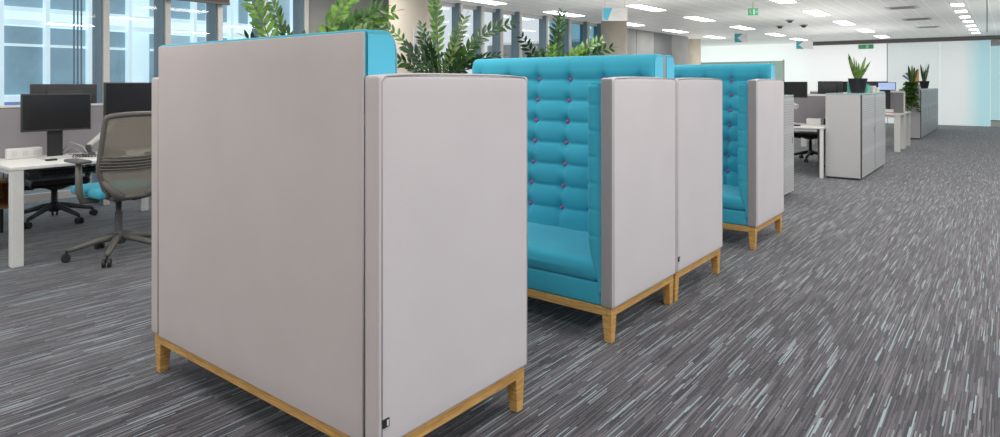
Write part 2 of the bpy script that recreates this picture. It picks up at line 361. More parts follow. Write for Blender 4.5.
def wall_panels(name, x0, x1, cuts, mats):
    e = [x0]+cuts+[x1]
    root = struct(box(x0, x1, FY+.06, FY+.16, 0, CZ).build(name, M['panel']))
    for i in range(len(e)-1):
        MB().box(e[i]+.012, e[i+1]-.012, FY+.02, FY+.06, .02, CZ-.02).build('wall_panel', mats[i % len(mats)], root, bevel=.004)
wall_panels('wall_left_core', 5.54, 7.58, [6.82], [M['panel'], M['panel_dark']])
wall_panels('wall_left_lockers', 13.95, 19.6, [15.1, 16.0, 17.1, 18.3], [M['panel'], M['panel'], M['panel'], M['panel_dark'], M['panel']])
struct(box(19.5, 19.6, FY+.16, 16, 0, CZ).build('wall_recess', M['panel']))
for i, (x, y) in enumerate(((6.21, 6.45), (13.55, 7.28), (20.9, 8.35))):
    c = MB().lathe([(.30, 0), (.30, CZ)], (0, 0, 0), 48).build('column', M['concrete'], smooth=False)
    for p in c.data.polygons:
        if len(p.vertices) == 4: p.use_smooth = True
    c.location = (x, y, 0); struct(c)
b = thing('roller_blind', 'dark brown roller blind pulled down at the top of the left window', 'blind', (3.9, FY-.16, 2.33))
MB().box(-.42, .40, -.006, .006, .02, CZ-2.33-.06).build('blind_fabric', M['blind'], b)
MB().tube([(-.43, 0, CZ-2.33-.045), (.41, 0, CZ-2.33-.045)], .04, 14).build('roller', M['blind'], b)
MB().box(-.425, .405, -.012, .012, 0, .03).build('bottom_bar', M['chairgrey'], b, bevel=.004)

# ------------------------------------------------------------------ outside: the building across the court
bd = thing('office_building', 'pale blue and white glazed office building across the court outside the windows', 'building', (0, 15.2, 0))
S = 15.2/14.0
MB().box(-6, 10.6*S, .30, 8.3, -.3, 9).build('wall', M['outwhite'], bd)
bays = [(-1.4, -.75), (-.7, -.05), (0, .65), (.7, 1.35), (1.41, 2.06), (2.12, 2.78), (2.84, 3.49), (3.57, 4.19), (4.27, 4.90), (4.98, 5.12), (5.28, 5.62), (6.10, 6.36), (6.50, 6.95), (7.05, 7.30), (7.42, 7.80), (8.1, 8.32), (8.45, 8.75), (8.95, 9.45), (9.6, 10.2)]
for (a, b_) in bays:
    a *= S; b_ *= S
    for (z0, z1, tz) in ((-.2, .98, .5), (1.12, 2.47, 2.10), (2.86, 4.9, 3.9)):
        dark = a < 5.3*S
        m_ = M['outglass'] if (dark or random.random() < .45) else M['outglass2']
        w_ = MB().box(a, b_, .16, .20, z0, z1).build('window', m_, bd)
        if z1 < 1: w_.data.materials[0] = M['outviolet'] if a < 4.2*S else m_
        MB().box(a, b_, .12, .16, tz-.025, tz+.025).build('transom', M['outwhite'], w_)
for z0, z1 in ((2.50, 2.60), (2.76, 2.84), (.99, 1.10)):
    MB().box(-6, 10.6*S, .05, .16, z0, z1).build('spandrel_band', M['outwhite'], bd)
for (a, b_) in bays:
    MB().box(b_*S, b_*S+.07*S, -.02, .16, -.3, 5).build('mullion', M['outwhite'], bd)
MB().tube([(9.0*S, -.5, -.3), (9.6*S, -.5, 4.2)], .06, 8).tube([(9.9*S, -.5, -.3), (9.3*S, -.5, 4.2)], .05, 8).build('brace', M['outwhite'], bd)
for k in range(3): MB().tube([((4.47+.06*k)*S, -.6, -.3), ((4.47+.06*k)*S, -.6, 5)], .016, 6).build('steel_cable', M['mull_side'], bd)

# ------------------------------------------------------------------ sofas
HW = .80; HD = .405
ROWS = [1.374-.138*i for i in range(7)]; COLS = [-.375, -.125, .125, .375]
def front_x(z):
    z_ = min(max(z, .35), 1.374); return -HD+.155+(1.374-z_)*.128
def make_sofa():
    root = thing('booth_sofa', '', 'sofa')
    # oak base
    rl = MB()
    x0, x1, y0, y1 = -HD+.012, HD-.012, -HW+.014, HW-.014
    rl.box(x0, x1, y0, y0+.03, .138, .183).box(x0, x1, y1-.03, y1, .138, .183).box(x0, x0+.03, y0+.03, y1-.03, .138, .183).box(x1-.03, x1, y0+.03, y1-.03, .138, .183)
    rl.build('base_frame', M['oak'], root, bevel=.003)
    for sx in (-1, 1):
        for sy in (-1, 1):
            cx = sx*(HD-.012-.028); cy = sy*(HW-.014-.028)
            MB().frustum((cx+sx*.004, cy+sy*.004, 0), (.040, .040), (cx, cy, .138), (.056, .056)).build('leg', M['oak'], root, bevel=.003)
    # grey shells
    for sy in (-1, 1):
        a, b_ = sorted((sy*HW, sy*(HW-.075)))
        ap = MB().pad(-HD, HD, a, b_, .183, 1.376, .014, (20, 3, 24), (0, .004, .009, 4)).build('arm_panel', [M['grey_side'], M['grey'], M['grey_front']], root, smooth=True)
        for pl in ap.data.polygons:      # the narrow end faces are a darker grey, the front ends darkest
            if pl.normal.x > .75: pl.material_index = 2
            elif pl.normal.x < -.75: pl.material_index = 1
        yo = sy*(HW-.001); e = HD-.013
        p = MB()
        path = [(-e, yo, .195), (-e, yo, 1.355), (-e+.012, yo, 1.368)]
        for i in range(13):
            t = i/12; u = 2*t-1; path.append((-e+.02+(2*e-.04)*t, yo, 1.372+.007*(1-u**4)))
        path += [(e-.012, yo, 1.368), (e, yo, 1.355), (e, yo, .195)]
        p.tube(path, .0027, 6); p.build('piping', M['pipe'], ap, smooth=True)
        p = MB().tube([(-HD+.001, sy*(HW-.077), .19), (-HD+.001, sy*(HW-.077), 1.37)], .003, 6)
        p.build('seam', M['pipe'], ap, smooth=True)
    MB().pad(-HD+.001, -HD+.009, -HW+.0768, HW-.0768, .183, 1.517, .0035, (2, 16, 16)).build('back_panel', M['grey'], root, smooth=True)
    # tufted back cushion: a closed roll swept across the width
    def offs(y, z):
        if z < .40: return 0
        dy = min(abs(y-c) for c in COLS+[-.625, .625]); top = z > ROWS[0]
        dz = min(abs(z-q) for q in ROWS) if not top else z-ROWS[0]
        cy = dy/.125; cz = min(1, dz/.069)
        near = math.hypot(dy, dz)
        a_ = 1-(1-min(1, cy))**2; b_ = 1-(1-cz)**2 if not top else min(1, dz/.05)
        o = .007*a_+.007*b_+.005*a_*b_
        o -= .006*math.exp(-(dy/.008)**2)+(0 if top else .005*math.exp(-(dz/.008)**2))
        o -= .022*math.exp(-(near/.034)**2)+.006*math.exp(-(near/.013)**2)
        if top:
            fade = max(0, 1-(z-1.40)/.10); o *= min(1, max(fade, .2))
        return o
    prof = []
    nz = 112
    for i in range(nz+1):
        z = .36+(1.458-.36)*i/nz; prof.append((front_x(z), z, (1, 0)))
    rt = .055; cxx = front_x(2)-rt
    for i in range(1, 9):
        a = PI/2*i/8; prof.append((cxx+rt*math.cos(a), 1.460+rt*1.23*math.sin(a), (math.cos(a), math.sin(a))))
    prof += [(cxx-.02, 1.527, (0, 1)), (-HD+.016, 1.526, (-.3, 1)), (-HD+.007, 1.523, (-.7, .7)), (-HD+.004, 1.518, (-1, 0)), (-HD+.004, 1.0, (-1, 0)), (-HD+.004, .36, (-1, 0))]
    ny = 132; W = HW-.077; ys = []
    edge = [(-W, .016), (-W+.003, .008), (-W+.009, .002), (-W+.018, 0)]
    ys = edge+[(-W+.018+(2*W-.036)*i/ny, 0) for i in range(1, ny)]+[(-a, b_) for a, b_ in reversed(edge)]
    bm = MB(); n = len(prof)
    for (y, ins) in ys:
        for (x, z, nn) in prof:
            o = offs(y, z) if nn[0] > .05 and z > .4 else 0
            o *= max(0, nn[0])
            if abs(y) > W-.03: o *= max(0, (W-abs(y))/.03)
            bm.v.append((x+nn[0]*(o-ins), y, z+nn[1]*(-ins)))
    m_ = len(ys)
    for i in range(m_-1):
        for j in range(n):
            k = (j+1) % n
            bm.f.append((i*n+j, i*n+k, (i+1)*n+k, (i+1)*n+j))
    bm.f.append(tuple(range(n))); bm.f.append(tuple((m_-1)*n+j for j in reversed(range(n))))
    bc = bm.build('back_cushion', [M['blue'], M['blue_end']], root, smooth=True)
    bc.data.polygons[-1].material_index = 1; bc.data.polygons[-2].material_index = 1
    bc.data.polygons[-1].use_smooth = False; bc.data.polygons[-2].use_smooth = False
    for y in COLS:
        for z in ROWS:
            x = front_x(z)-.029
            MB().lathe([(.001, .014), (.008, .013), (.0145, .007), (.016, 0), (.014, -.004)][::-1], n=14, mat=Matrix.Translation((x+.004, y, z)) @ Matrix.Rotation(PI/2, 4, 'Y')).build('button', M['button'], root, smooth=True)
    # inner arm pads with cross seams
    for sy in (-1, 1):
        bm = MB(); lv = []
        zs = [.25+(1.348-.25)*i/120 for i in range(121)]
        for i, z in enumerate(zs):
            t = .080
            if z < .56: t = .080-.066*min(1, ((.56-z)/.26))**1.6
            g = .005*math.exp(-(min(abs(z-q) for q in ROWS)/.007)**2)
            top = max(0, (z-1.328)/.02); ins = g+(.014*top**2)
            xf = HD-.004-ins; t2 = t-ins; r2 = min(.016, t2*.4); xb = -HD+.14
            ring = [(xb, 0), (xf-.001, 0)]
            for q in range(6):
                a = PI/2*q/5; ring.append((xf-r2+r2*math.cos(a), t2-r2+r2*math.sin(a)))
            nseg = 6
            for q in range(1, nseg+1): ring.append((xf-r2+(xb-xf+r2)*q/nseg, t2))
            lv.append(len(ring))
            for (x, tt) in ring: bm.v.append((x, sy*(HW-.0755-tt), z))
        k = lv[0]
        for i in range(len(zs)-1):
            for j in range(k):
                q = (j+1) % k; f = (i*k+j, i*k+q, (i+1)*k+q, (i+1)*k+j); bm.f.append(f if sy < 0 else f[::-1])
        bm.f.append(tuple(range(k))); bm.f.append(tuple((len(zs)-1)*k+j for j in range(k)))
        bm.build('arm_cushion', M['blue'], root, smooth=True)
    MB().pad(-.30, HD-.006, -HW+.077, HW-.077, .292, .420, .05, (10, 22, 3), (.006, 0, .012, 2)).build('seat_cushion', M['blue'], root, smooth=True)
    MB().pad(-HD+.04, HD-.012, -HW+.077, HW-.077, .184, .30, .012, (4, 10, 3), (.004, 0, 0, 4)).build('seat_base', M['blue'], root, smooth=True)
    tg = MB().box(-HD+.012, -HD+.040, -HW-.0045, -HW+.002, .252, .279).build('fabric_tag', M['blackmat'], root); tg['label'] = 'small black fabric tag'
    MB().box(-HD+.029, -HD+.036, -HW-.0055, -HW-.0045, .256, .275).build('tag_mark', M['signgrey'], tg)
    return root
s1 = make_sofa()
s1.location = (1.773, 2.365, 0); s1['label'] = 'grey booth sofa nearest the camera, its plain grey back turned to us'
g = None
dup(s1, (3.373, 2.4025, 0), PI, 'blue buttoned booth sofa opening towards the nearest grey sofa')
dup(s1, (4.189, 2.4025, 0), 0, 'booth sofa standing back to back behind the blue buttoned one, only its grey side showing')
dup(s1, (5.775, 2.4025, 0), PI, 'farthest booth sofa, a strip of blue buttoned back beside its grey arm')

# ------------------------------------------------------------------ plants
def leaflet(mb, p, d, up, ln, w):
    d = d.normalized(); s_ = d.cross(up).normalized(); n_ = s_.cross(d).normalized()
    vs = [p]
    prof = [(.18, .62), (.42, 1.0), (.68, .82), (.88, .40)]
    rows = []
    o = len(mb.v); mb.v.append(tuple(p))
    for t, ww in prof:
        c = p+d*ln*t-n_*ln*.16*t*t
        mb.v += [tuple(c-s_*w*.5*ww+n_*w*.14*ww), tuple(c), tuple(c+s_*w*.5*ww+n_*w*.14*ww)]
    mb.v.append(tuple(p+d*ln-n_*ln*.16)); e = len(mb.v)-1
    mb.f += [(o, o+2, o+1), (o, o+3, o+2)]
    for i in range(3):
        a = o+1+3*i; mb.f += [(a, a+1, a+4, a+3), (a+1, a+2, a+5, a+4)]
    a = o+1+9; mb.f += [(a, a+1, e), (a+1, a+2, e)]
def frond(parent, base, tip, sag, mat, npair=11, ll=.10, start=.25):
    """a ZZ-plant frond: fat tapering stalk with paired leaflets"""
    b_ = Vector(base); t_ = Vector(tip); c_ = (b_+t_)/2+Vector((0, 0, sag))-Vector((t_.x-b_.x, t_.y-b_.y, 0))*.18
    def P(t): return b_*(1-t)**2+c_*2*t*(1-t)+t_*t*t
    pts = [P(i/12) for i in range(13)]
    st = MB().tube(pts, [.009*(1-.75*i/12) for i in range(13)], 6).build('frond', M['stem'], parent, smooth=True)
    lf = MB()
    rnd = (Vector((random.uniform(-1, 1), random.uniform(-1, 1), random.uniform(-.3, .8)))*.75-d_).normalized()
    npair = int(npair*.92); ll *= .90
    for i in range(npair):
        t = start+(1-start)*(i+.3)/npair; p = P(t); tan = (P(min(1, t+.03))-P(t-.03)).normalized()
        side = tan.cross(rnd).normalized(); nn = side.cross(tan).normalized()
        k = (.65+.6*math.sin(PI*(.12+.8*(i+.5)/npair)))
        for sgn in (-1, 1):
            dd = tan*.85+side*sgn*.9+nn*.30+Vector([random.uniform(-.22, .22) for _ in range(3)])
            leaflet(lf, p, dd, nn, ll*k*random.uniform(.9, 1.1), ll*.37*k)
    leaflet(lf, P(1), (P(1)-P(.95)), Vector((0, 0, 1)), ll*.8, ll*.3)
    lf.build('leaflets', mat, st, smooth=True)
def zz(name, label, x, y, zt, fronds, wbox=.5):
    root = thing(name, label, 'plant', (x, y, 0))
    MB().frustum((0, 0, 0), (wbox*.86, .34), (0, 0, zt), (wbox, .40)).build('planter', M['planter'], root, bevel=.01)
    MB().box(-wbox/2+.02, wbox/2-.02, -.18, .18, zt-.004, zt+.012).build('soil', M['soil'], root)
    for (bx, by, right, away, up, sag, mk, npair, ll, *st) in fronds:
        tip = Vector((bx, by, zt))+r_*right+d_*away+Vector((0, 0, up))
        frond(root, (bx, by, zt), tip, sag, M[mk], npair, ll, *st)
    return root
GP = 'zamioculcas plants in tall planters behind the sofas'
# (base x, base y, towards right of view, away, up, arch, leaf colour, pairs, leaflet length)
zz('potted_plant', 'dark green potted plant behind the nearest sofa, fronds reaching out of the frame', 3.0, 4.35, 1.30, [
    (-.15, 0, -.35, .1, .80, .10, 'leaf_lime', 12, .11), (-.05, .05, -.22, .2, .72, .10, 'leaf_lime', 12, .11), (-.1, 0, -.30, -.1, .40, .08, 'leaf_dark', 9, .10), (.0, 0, -.12, 0, .50, .02, 'leaf_pale', 11, .10),
    (.1, 0, .30, .1, .74, .16, 'leaf_lime', 12, .11), (.15, 0, .52, .05, .66, .20, 'leaf', 12, .11), (.2, 0, .58, .1, .64, .22, 'leaf_lime', 13, .11), (.18, 0, .44, -.1, .48, .16, 'leaf_pale', 12, .10),
    (.05, 0, .15, -.1, .36, .06, 'leaf_dark', 9, .10), (-.1, .05, -.42, .1, .34, .1, 'leaf_dark', 9, .09), (.0, .05, .02, .1, .42, .04, 'leaf', 10, .10), (.15, 0, .36, -.1, .40, .1, 'leaf_dark', 10, .10), (.12, .05, .25, .1, .55, .08, 'leaf', 10, .10)], .62)
zz('potted_plant', 'bushy potted plant left of the blue sofa back, its fronds spreading wide before the column', 4.52, 4.3, 1.30, [
    (-.12, 0, -.56, .0, .66, .16, 'leaf_lime', 9, .075, .48), (.0, 0, -.06, .05, .86, .14, 'leaf_lime', 13, .10), (.05, 0, .22, 0, .70, .02, 'leaf_pale', 11, .10), (.1, 0, .66, .1, .64, .26, 'leaf', 13, .10),
    (-.05, 0, -.30, -.1, .40, .08, 'leaf_dark', 10, .10), (-.02, 0, -.18, .1, .50, .05, 'leaf_dark', 10, .10), (.02, .05, -.08, -.1, .40, .03, 'leaf_dark', 10, .10), (.06, 0, .12, .1, .46, .03, 'leaf_dark', 10, .10), (.1, 0, .30, -.1, .42, .08, 'leaf', 10, .10), (.14, 0, .50, .0, .32, .14, 'leaf_dark', 10, .10),
    (-.08, 0, -.40, .1, .28, .1, 'leaf', 9, .10), (.1, .05, .38, .1, .28, .1, 'leaf_dark', 9, .10), (0, -.05, 0, -.15, .30, .04, 'leaf_pale', 9, .09), (.05, -.05, .18, -.15, .26, .04, 'leaf_dark', 9, .09), (-.03, .05, -.14, .15, .62, .06, 'leaf', 10, .10)], .60)
zz('potted_plant', 'potted plant peeping over the blue buttoned sofa back with one tall upright stem', 6.45, 4.3, 1.30, [
    (-.12, 0, -.30, .0, .62, .02, 'leaf_dark', 10, .10), (.05, 0, .10, 0, .92, .0, 'leaf', 16, .10), (.02, 0, .06, .05, .86, .0, 'leaf_dark', 14, .10), (.1, 0, .30, 0, .46, .1, 'leaf_lime', 9, .10), (.14, 0, .56, .1, .58, .16, 'leaf_lime', 11, .11), (.16, 0, .66, 0, .48, .16, 'leaf', 10, .11),
    (-.05, 0, -.12, .1, .44, .02, 'leaf', 9, .10), (0, .05, -.25, .1, .36, .06, 'leaf_dark', 9, .1), (.1, .05, .22, .1, .40, .05, 'leaf_dark', 9, .1), (.12, .05, .42, .1, .40, .1, 'leaf', 9, .1), (.0, 0, .0, 0, .5, 0, 'leaf_lime', 9, .1)], .60)

def blade(mb, base, tip, w, fold=.25):
    b_ = Vector(base); t_ = Vector(tip); ax = t_-b_; s_ = ax.cross(Vector((ax.y, -ax.x, .35))).normalized(); n_ = s_.cross(ax).normalized()
    o = len(mb.v); prof = [(0, .45), (.25, .8), (.5, 1), (.75, .75), (.92, .35)]
    out = Vector((ax.x, ax.y, 0))
    for t, ww in prof:
        c = b_+ax*t-out*.25*t*(1-t); mb.v += [tuple(c-s_*w*.5*ww), tuple(c+n_*w*fold*ww*.5), tuple(c+s_*w*.5*ww)]
    mb.v.append(tuple(t_)); e = len(mb.v)-1
    for i in range(4):
        a = o+3*i; mb.f += [(a, a+1, a+4, a+3), (a+1, a+2, a+5, a+4)]
    a = o+12; mb.f += [(a, a+1, e), (a+1, a+2, e)]
def pot_plant(label, loc, pr0, pr1, ph, blades, mat, pot='potblack'):
    root = thing('potted_plant', label, 'plant', loc)
    MB().lathe([(pr0*.94, 0), (pr0, .01), (pr1, ph-.015), (pr1, ph), (pr1-.015, ph), (pr1-.02, ph-.03)], n=24).build('pot', M[pot], root, smooth=False)
    MB().lathe([(pr1-.02, ph-.035), (pr1-.02, ph-.028)], n=20).build('soil', M['soil'], root)
    for k, (ang, lean, hgt, w) in enumerate(blades):
        q = MB(); a = R(ang); blade(q, (.03*math.cos(a), .03*math.sin(a), ph-.03), (lean*math.cos(a), lean*math.sin(a), ph+hgt), w)
        q.build('leaf', M[mat if k % 3 else 'leaf_pale'], root, smooth=True)
    return root

# ------------------------------------------------------------------ office furniture
def make_desk(label, x0, x1, y0, y1, h=.735, lg=.075, rail=True, legs=((0, 0), (1, 0), (0, 1), (1, 1))):
    root = thing('desk', label, 'desk', ((x0+x1)/2, (y0+y1)/2, 0)); w = (x1-x0)/2; dd = (y1-y0)/2
    MB().box(-w, w, -dd, dd, h-.025, h).build('desk_top', M['white'], root, bevel=.004)
    for (a, b_) in legs:
        cx = (-w+.008, w-.008-lg)[a]; cy = (-dd+.008, dd-.008-lg)[b_]
        MB().box(cx, cx+lg, cy, cy+lg, 0, h-.025).build('leg', M['whitemetal'], root, bevel=.004)
    MB().box(-w+.02, w-.02, dd-.07, dd-.03, h-.065, h-.026).box(-w+.03, -w+.06, -dd+.09, dd-.09, h-.065, h-.026).box(w-.06, w-.03, -dd+.09, dd-.09, h-.065, h-.026).build('frame_rail', M['whitemetal'], root)
    return root
def make_divider(label, x0, x1, y0, y1, along='x', z0=.70, z1=1.148, end_trim=None, mat='screen_f'):
    root = thing('desk_divider', label, 'desk divider', ((x0+x1)/2, (y0+y1)/2, 0)); w = (x1-x0)/2; dd = (y1-y0)/2
    MB().box(-w, w, -dd, dd, z0, z1).build('fabric_panel', M[mat], root, bevel=.003)
    MB().box(-w, w, -dd-.006, dd+.006, z1, z1+.018).build('top_trim', M['white'], root) if along == 'x' else MB().box(-w-.006, w+.006, -dd, dd, z1, z1+.03).build('top_trim', M['white'], root)
    if end_trim: MB().box(-w-.01, w+.01, -dd-.025, -dd, z0, z1+.03).build('end_trim', M[end_trim], root)
    if along == 'x':
        for sx in (-.7, .7): MB().box(sx*w-.02, sx*w+.02, -.09, .09, .69, .7085).build('bracket', M['whitemetal'], root)
    else:
        for sy in (-.7, .7): MB().box(-.09, .09, sy*dd-.02, sy*dd+.02, .69, .7085).build('bracket', M['whitemetal'], root)
    return root
make_desk('white desk at the far left with the grey mesh chair drawn up', 1.49, 3.09, 5.70, 6.46)
make_desk('white desk behind the left divider, under the windows', 1.49, 3.09, 6.50, 7.26)
make_divider('mauve grey fabric divider with white top edge behind the left desk', 1.49, 3.09, 6.466, 6.494)
# cable basket under the near left desk
cb = thing('cable_basket', 'black wire cable basket hung below the front left desk', 'cable basket', (2.29, 6.10, .60))
q = MB()
for i in range(48): x = -.72+1.44*i/47; q.tube([(x, -.10, .108), (x, -.08, .0), (x, .08, .0), (x, .10, .108)], .003, 4)
for y, z in ((-.095, .07), (-.09, .035), (-.08, 0), (0, 0), (.08, 0), (.095, .07)): q.tube([(-.73, y, z), (.73, y, z)], .003, 4)
q.build('wire_mesh', M['black'], cb)
MB().box(-.5, .1, -.03, .05, .007, .045).build('power_bar', M['blackmat'], cb)

def make_monitor(label, loc, rz, w, h, zb, stand=True, back=False, lit=False, tilt=0):
    """faces local -Y; loc is the foot on the desk; zb bottom of the panel above the foot"""
    root = thing('monitor', label, 'monitor', loc, rz)
    sh = MB().pad(-w/2, w/2, -.012, .022, zb, zb+h, .006, (2, 2, 2)).build('shell', M['bezel'], root, smooth=True)
    MB().box(-w/2+.010, w/2-.010, -.0135, -.0115, zb+.016, zb+h-.010).build('display', M['lit'] if lit else M['display'], root)
    MB().pad(-w*.28, w*.28, .021, .045, zb+.05, zb+h-.06, .01, (2, 2, 2)).build('rear_cover', M['bezel'], root, smooth=True)
    if stand:
        MB().box(-.055, .055, .046, .066, .010, zb+h*.45).build('stand', M['black'], root, bevel=.004)
        MB().box(-.115, .115, -.08, .10, 0, .012).build('stand_base', M['steel'], root, bevel=.004)
    return root
make_monitor('black monitor on a square stand on the near left desk', (1.925, 6.16, .735), R(-2), .49, .305, .222)
m2 = make_monitor('black monitor on a white arm above the mesh chair', (2.565, 6.18, .735), 0, .56, .31, .31, stand=False)
MB().lathe([(.05, 0), (.05, .02), (.022, .03), (.022, .09)], (-.40, .0, 0), 16).build('arm_base', M['dark'], m2)
MB().tube([(-.40, .0, .08), (-.22, .06, .22), (-.05, .10, .42)], [.022, .020, .020], 10).tube([(-.05, .10, .42), (0, .075, .46), (0, .04, .46)], .018, 10).build('monitor_arm', M['whitemetal'], m2, smooth=True)
make_monitor('black monitor seen from behind over the left divider', (2.20, 6.86, .735), PI, .53, .33, .275)
ps = thing('power_module', 'white desktop power socket box at the left end of the near desk', 'power sockets', (1.745, 6.34, .735))
MB().pad(-.12, .125, -.03, .03, 0, .085, .008, (2, 2, 2)).build('housing', M['whitemetal'], ps, smooth=True)
for k in range(3): MB().box(-.09+.075*k, -.05+.075*k, -.0315, -.029, .022, .062).build('socket', M['signgrey'], ps)
ph = thing('desk_phone', 'dark desk phone with coiled cord beside the monitor arm', 'phone', (2.28, 5.98, .735))
MB().frustum((0, 0, 0), (.16, .17), (0, .01, .035), (.15, .14)).build('phone_body', M['black'], ph, bevel=.006)
MB().tube([(-.055, -.07, .055), (-.055, .07, .06)], [.02, .02], 8).build('handset', M['black'], ph)
MB().tube([(-.10+.012*math.cos(i*.9)-.0025*i, -.06+.002*i, .014+.012*math.sin(i*.9)) for i in range(70)], .0035, 5).build('coiled_cord', M['black'], ph)
tag(MB().pad(-.035, .04, -.02, .02, 0, .014, .004, (2, 2, 2)).build('mobile_phone', M['black']), 'small black handset lying flat on the desk below the monitor', 'phone').location = (1.82, 5.96, .735)
cbl = tag(MB().tube([(1.98, 6.28, .75), (2.02, 6.15, .86), (2.08, 6.05, .82), (2.10, 5.98, .742), (2.07, 6.1, .741), (2.06, 6.3, .741)], .006, 6).tube([(2.0, 6.3, .74), (2.06, 6.2, .80), (2.10, 6.12, .76), (2.13, 6.0, .741)], .005, 6).build('power_cable', M['cable'], smooth=True), 'grey cables looping over the desk beside the monitor stand', 'cable')
pd = thing('low_cabinet', 'low brown wooden cabinet on thin legs under the far left desk', 'cabinet', (1.62, 6.95, 0))
MB().box(-.22, .22, -.24, .24, .28, .30).box(-.22, .22, -.24, .24, .50, .52).box(-.22, -.20, -.24, .24, .30, .50).box(.20, .22, -.24, .24, .30, .50).box(-.20, .20, .22, .24, .30, .50).build('carcass', M['brownwood'], pd, bevel=.003)
for sx in (-1, 1):
    for sy in (-1, 1): MB().box(sx*.18-.012, sx*.18+.012, sy*.2-.012, sy*.2+.012, 0, .28).build('leg', M['black'], pd)

def make_chair(label, loc, rz, st=.56, bt=1.13, dark=False, spin=0, arm_z=.78):
    """mesh task chair, faces local +Y"""
    root = thing('office_chair', label, 'office chair', loc, rz)
    G = M['dark'] if dark else M['chairgrey']
    MB().lathe([(.045, .10), (.05, .11), (.05, .17), (.032, .19), (.028, .20), (.028, .34), (.020, .345), (.020, st-.10)], n=16).build('column', M['black'] if dark else M['dark'], root, smooth=True)
    sb = MB()
    for k in range(5):
        a = R(20+72*k)+spin; c, s_ = math.cos(a), math.sin(a)
        one = MB()
        pts = [(.03*c, .03*s_, .155), (.14*c, .14*s_, .135), (.25*c, .25*s_, .105), (.33*c, .33*s_, .085)]
        one.tube(pts, [.030, .026, .021, .018], 8); lg = one.build('leg', G, root, smooth=True)
        w = MB(); px, py = -s_, c
        for sg in (-1, 1):
            p0 = Vector((.345*c, .345*s_, .032))+Vector((px, py, 0))*sg*.010; p1 = p0+Vector((px, py, 0))*sg*.018
            w.tube([p0, p1], [.031, .031], 14)
        w.tube([(.345*c, .345*s_, .035), (.338*c, .338*s_, .085)], .010, 8)
        w.build('caster', M['caster'], lg)
    MB().frustum((0, 0, st-.125), (.10, .16), (0, 0, st-.07), (.30, .34)).build('seat_pan', G, root, bevel=.01)
    MB().pad(-.245, .245, -.22, .26, st-.075, st, .034, (6, 6, 2), (.0, 0, .012, 2)).build('seat', M['black'] if dark else M['seatblue'], root, smooth=True)
    # back: closed frame loop, mesh web, lower support plate
    y0 = -.25
    def BP(u, v):   # u -1..1 across, v 0..1 up
        wv = (.165+.085*min(1, v/.35)**.8) if v < .35 else (.25-.02*(v-.35)/.65)
        z = st-.07+(bt-st+.06)*v
        return Vector((u*wv, y0-.10*v**1.5-.03*math.sin(PI*min(1, v))*0+.045*u*u, z))
    loop = []
    for i in range(15): loop.append(BP(-1, i/14*.94))
    for i in range(1, 12):
        a = PI-PI*i/12; u = math.cos(a); loop.append(BP(u*1.0, .94+.06*math.sin(a)**.6))
    for i in range(15): loop.append(BP(1, (1-i/14)*.94))
    for i in range(1, 6): loop.append(BP(1-2*i/6, 0.0))
    loop.append(loop[0])
    MB().tube(loop, .019, 8).build('back_frame', G, root, smooth=True)
    wb = MB(); nu, nv = 10, 16
    for j in range(nv+1):
        for i in range(nu+1):
            v = j/nv*.985; u = -1+2*i/nu
            if v > .94: u *= math.sqrt(max(.05, 1-((v-.94)/.06)**2))
            wb.v.append(tuple(BP(u*.98, v)+Vector((0, -.004, 0))))
    for j in range(nv):
        for i in range(nu):
            a = j*(nu+1)+i; wb.f.append((a, a+1, a+nu+2, a+nu+1))
    wb.build('back_mesh', M['blackmat'] if dark else M['chairmesh'], root, smooth=True)
    lb = MB()
    for v0 in (.36, .395, .43, .465, .50):
        lb.tube([BP(u/6, v0)+Vector((0, -.018, -.012*(1-(u/6)**2))) for u in range(-6, 7)], .007, 6)
    lb.build('lumbar_bar', G, root, smooth=True)
    sp = MB()
    for sg in (-1, 1):
        sp.tube([(sg*.06, -.10, st-.10), (sg*.10, -.24, st-.06), tuple(BP(sg*.8, .06)+Vector((0, -.02, 0))), tuple(BP(sg*.97, .22)+Vector((0, -.014, 0)))], [.030, .034, .028, .018], 8)
    sp.build('back_support', G, root, smooth=True)
    for sg in (-1, 1):
        ar = MB(); ar.tube([(sg*.16, -.03, st-.10), (sg*.275, -.03, st-.09), (sg*.295, -.03, st-.02), (sg*.295, -.02, arm_z-.02)], [.022, .024, .026, .020], 8)
        ao = ar.build('armrest', G, root, smooth=True)
        MB().pad(sg*.295-.045, sg*.295+.045, -.14, .12, arm_z-.024, arm_z, .011, (2, 4, 2)).build('arm_pad', M['dark'] if dark else G, ao, smooth=True)
    return root
ch = make_chair('grey mesh task chair with turquoise seat drawn up to the near left desk', (2.13, 5.48, 0), R(4), spin=R(-4))
make_chair('office chair at the desk behind the left divider, only its star base in view', (2.27, 7.34, 0), R(176), st=.44, bt=1.0, arm_z=.64, dark=True, spin=R(20))

# storage cabinets along the aisle
def make_cabinet(label, x0, x1, y0, y1, h=1.205, group=None):
    root = thing('storage_cabinet', label, 'cabinet', ((x0+x1)/2, (y0+y1)/2, 0), 0, group); w = (x1-x0)/2-.003; dd = (y1-y0)/2
    MB().box(-w, w, -dd+.02, dd, .03, h-.02).build('carcass', M['steel'], root, bevel=.003)
    MB().box(-w+.02, w-.02, -dd+.04, dd-.02, 0, .03).build('plinth', M['dark'], root)
    MB().box(-w, w, -dd+.004, dd+.002, h-.02, h).build('cabinet_top', M['cabtop'], root, bevel=.002)
    dr = MB().box(-w+.023, w-.004, -dd, -dd+.019, .04, h-.025).build('door', M['perf'], root)
    MB().box(-w+.001, -w+.022, -dd+.004, -dd+.0195, .04, h-.025).build('door_gap', M['dark'], root)
    MB().box(w-.09, w-.06, -dd-.008, -dd, h*.52, h*.52+.07).build('handle', M['vent'], dr)
    return root
make_cabinet('grey cabinet just behind the farthest sofa', 7.42, 8.42, 2.07, 2.53)
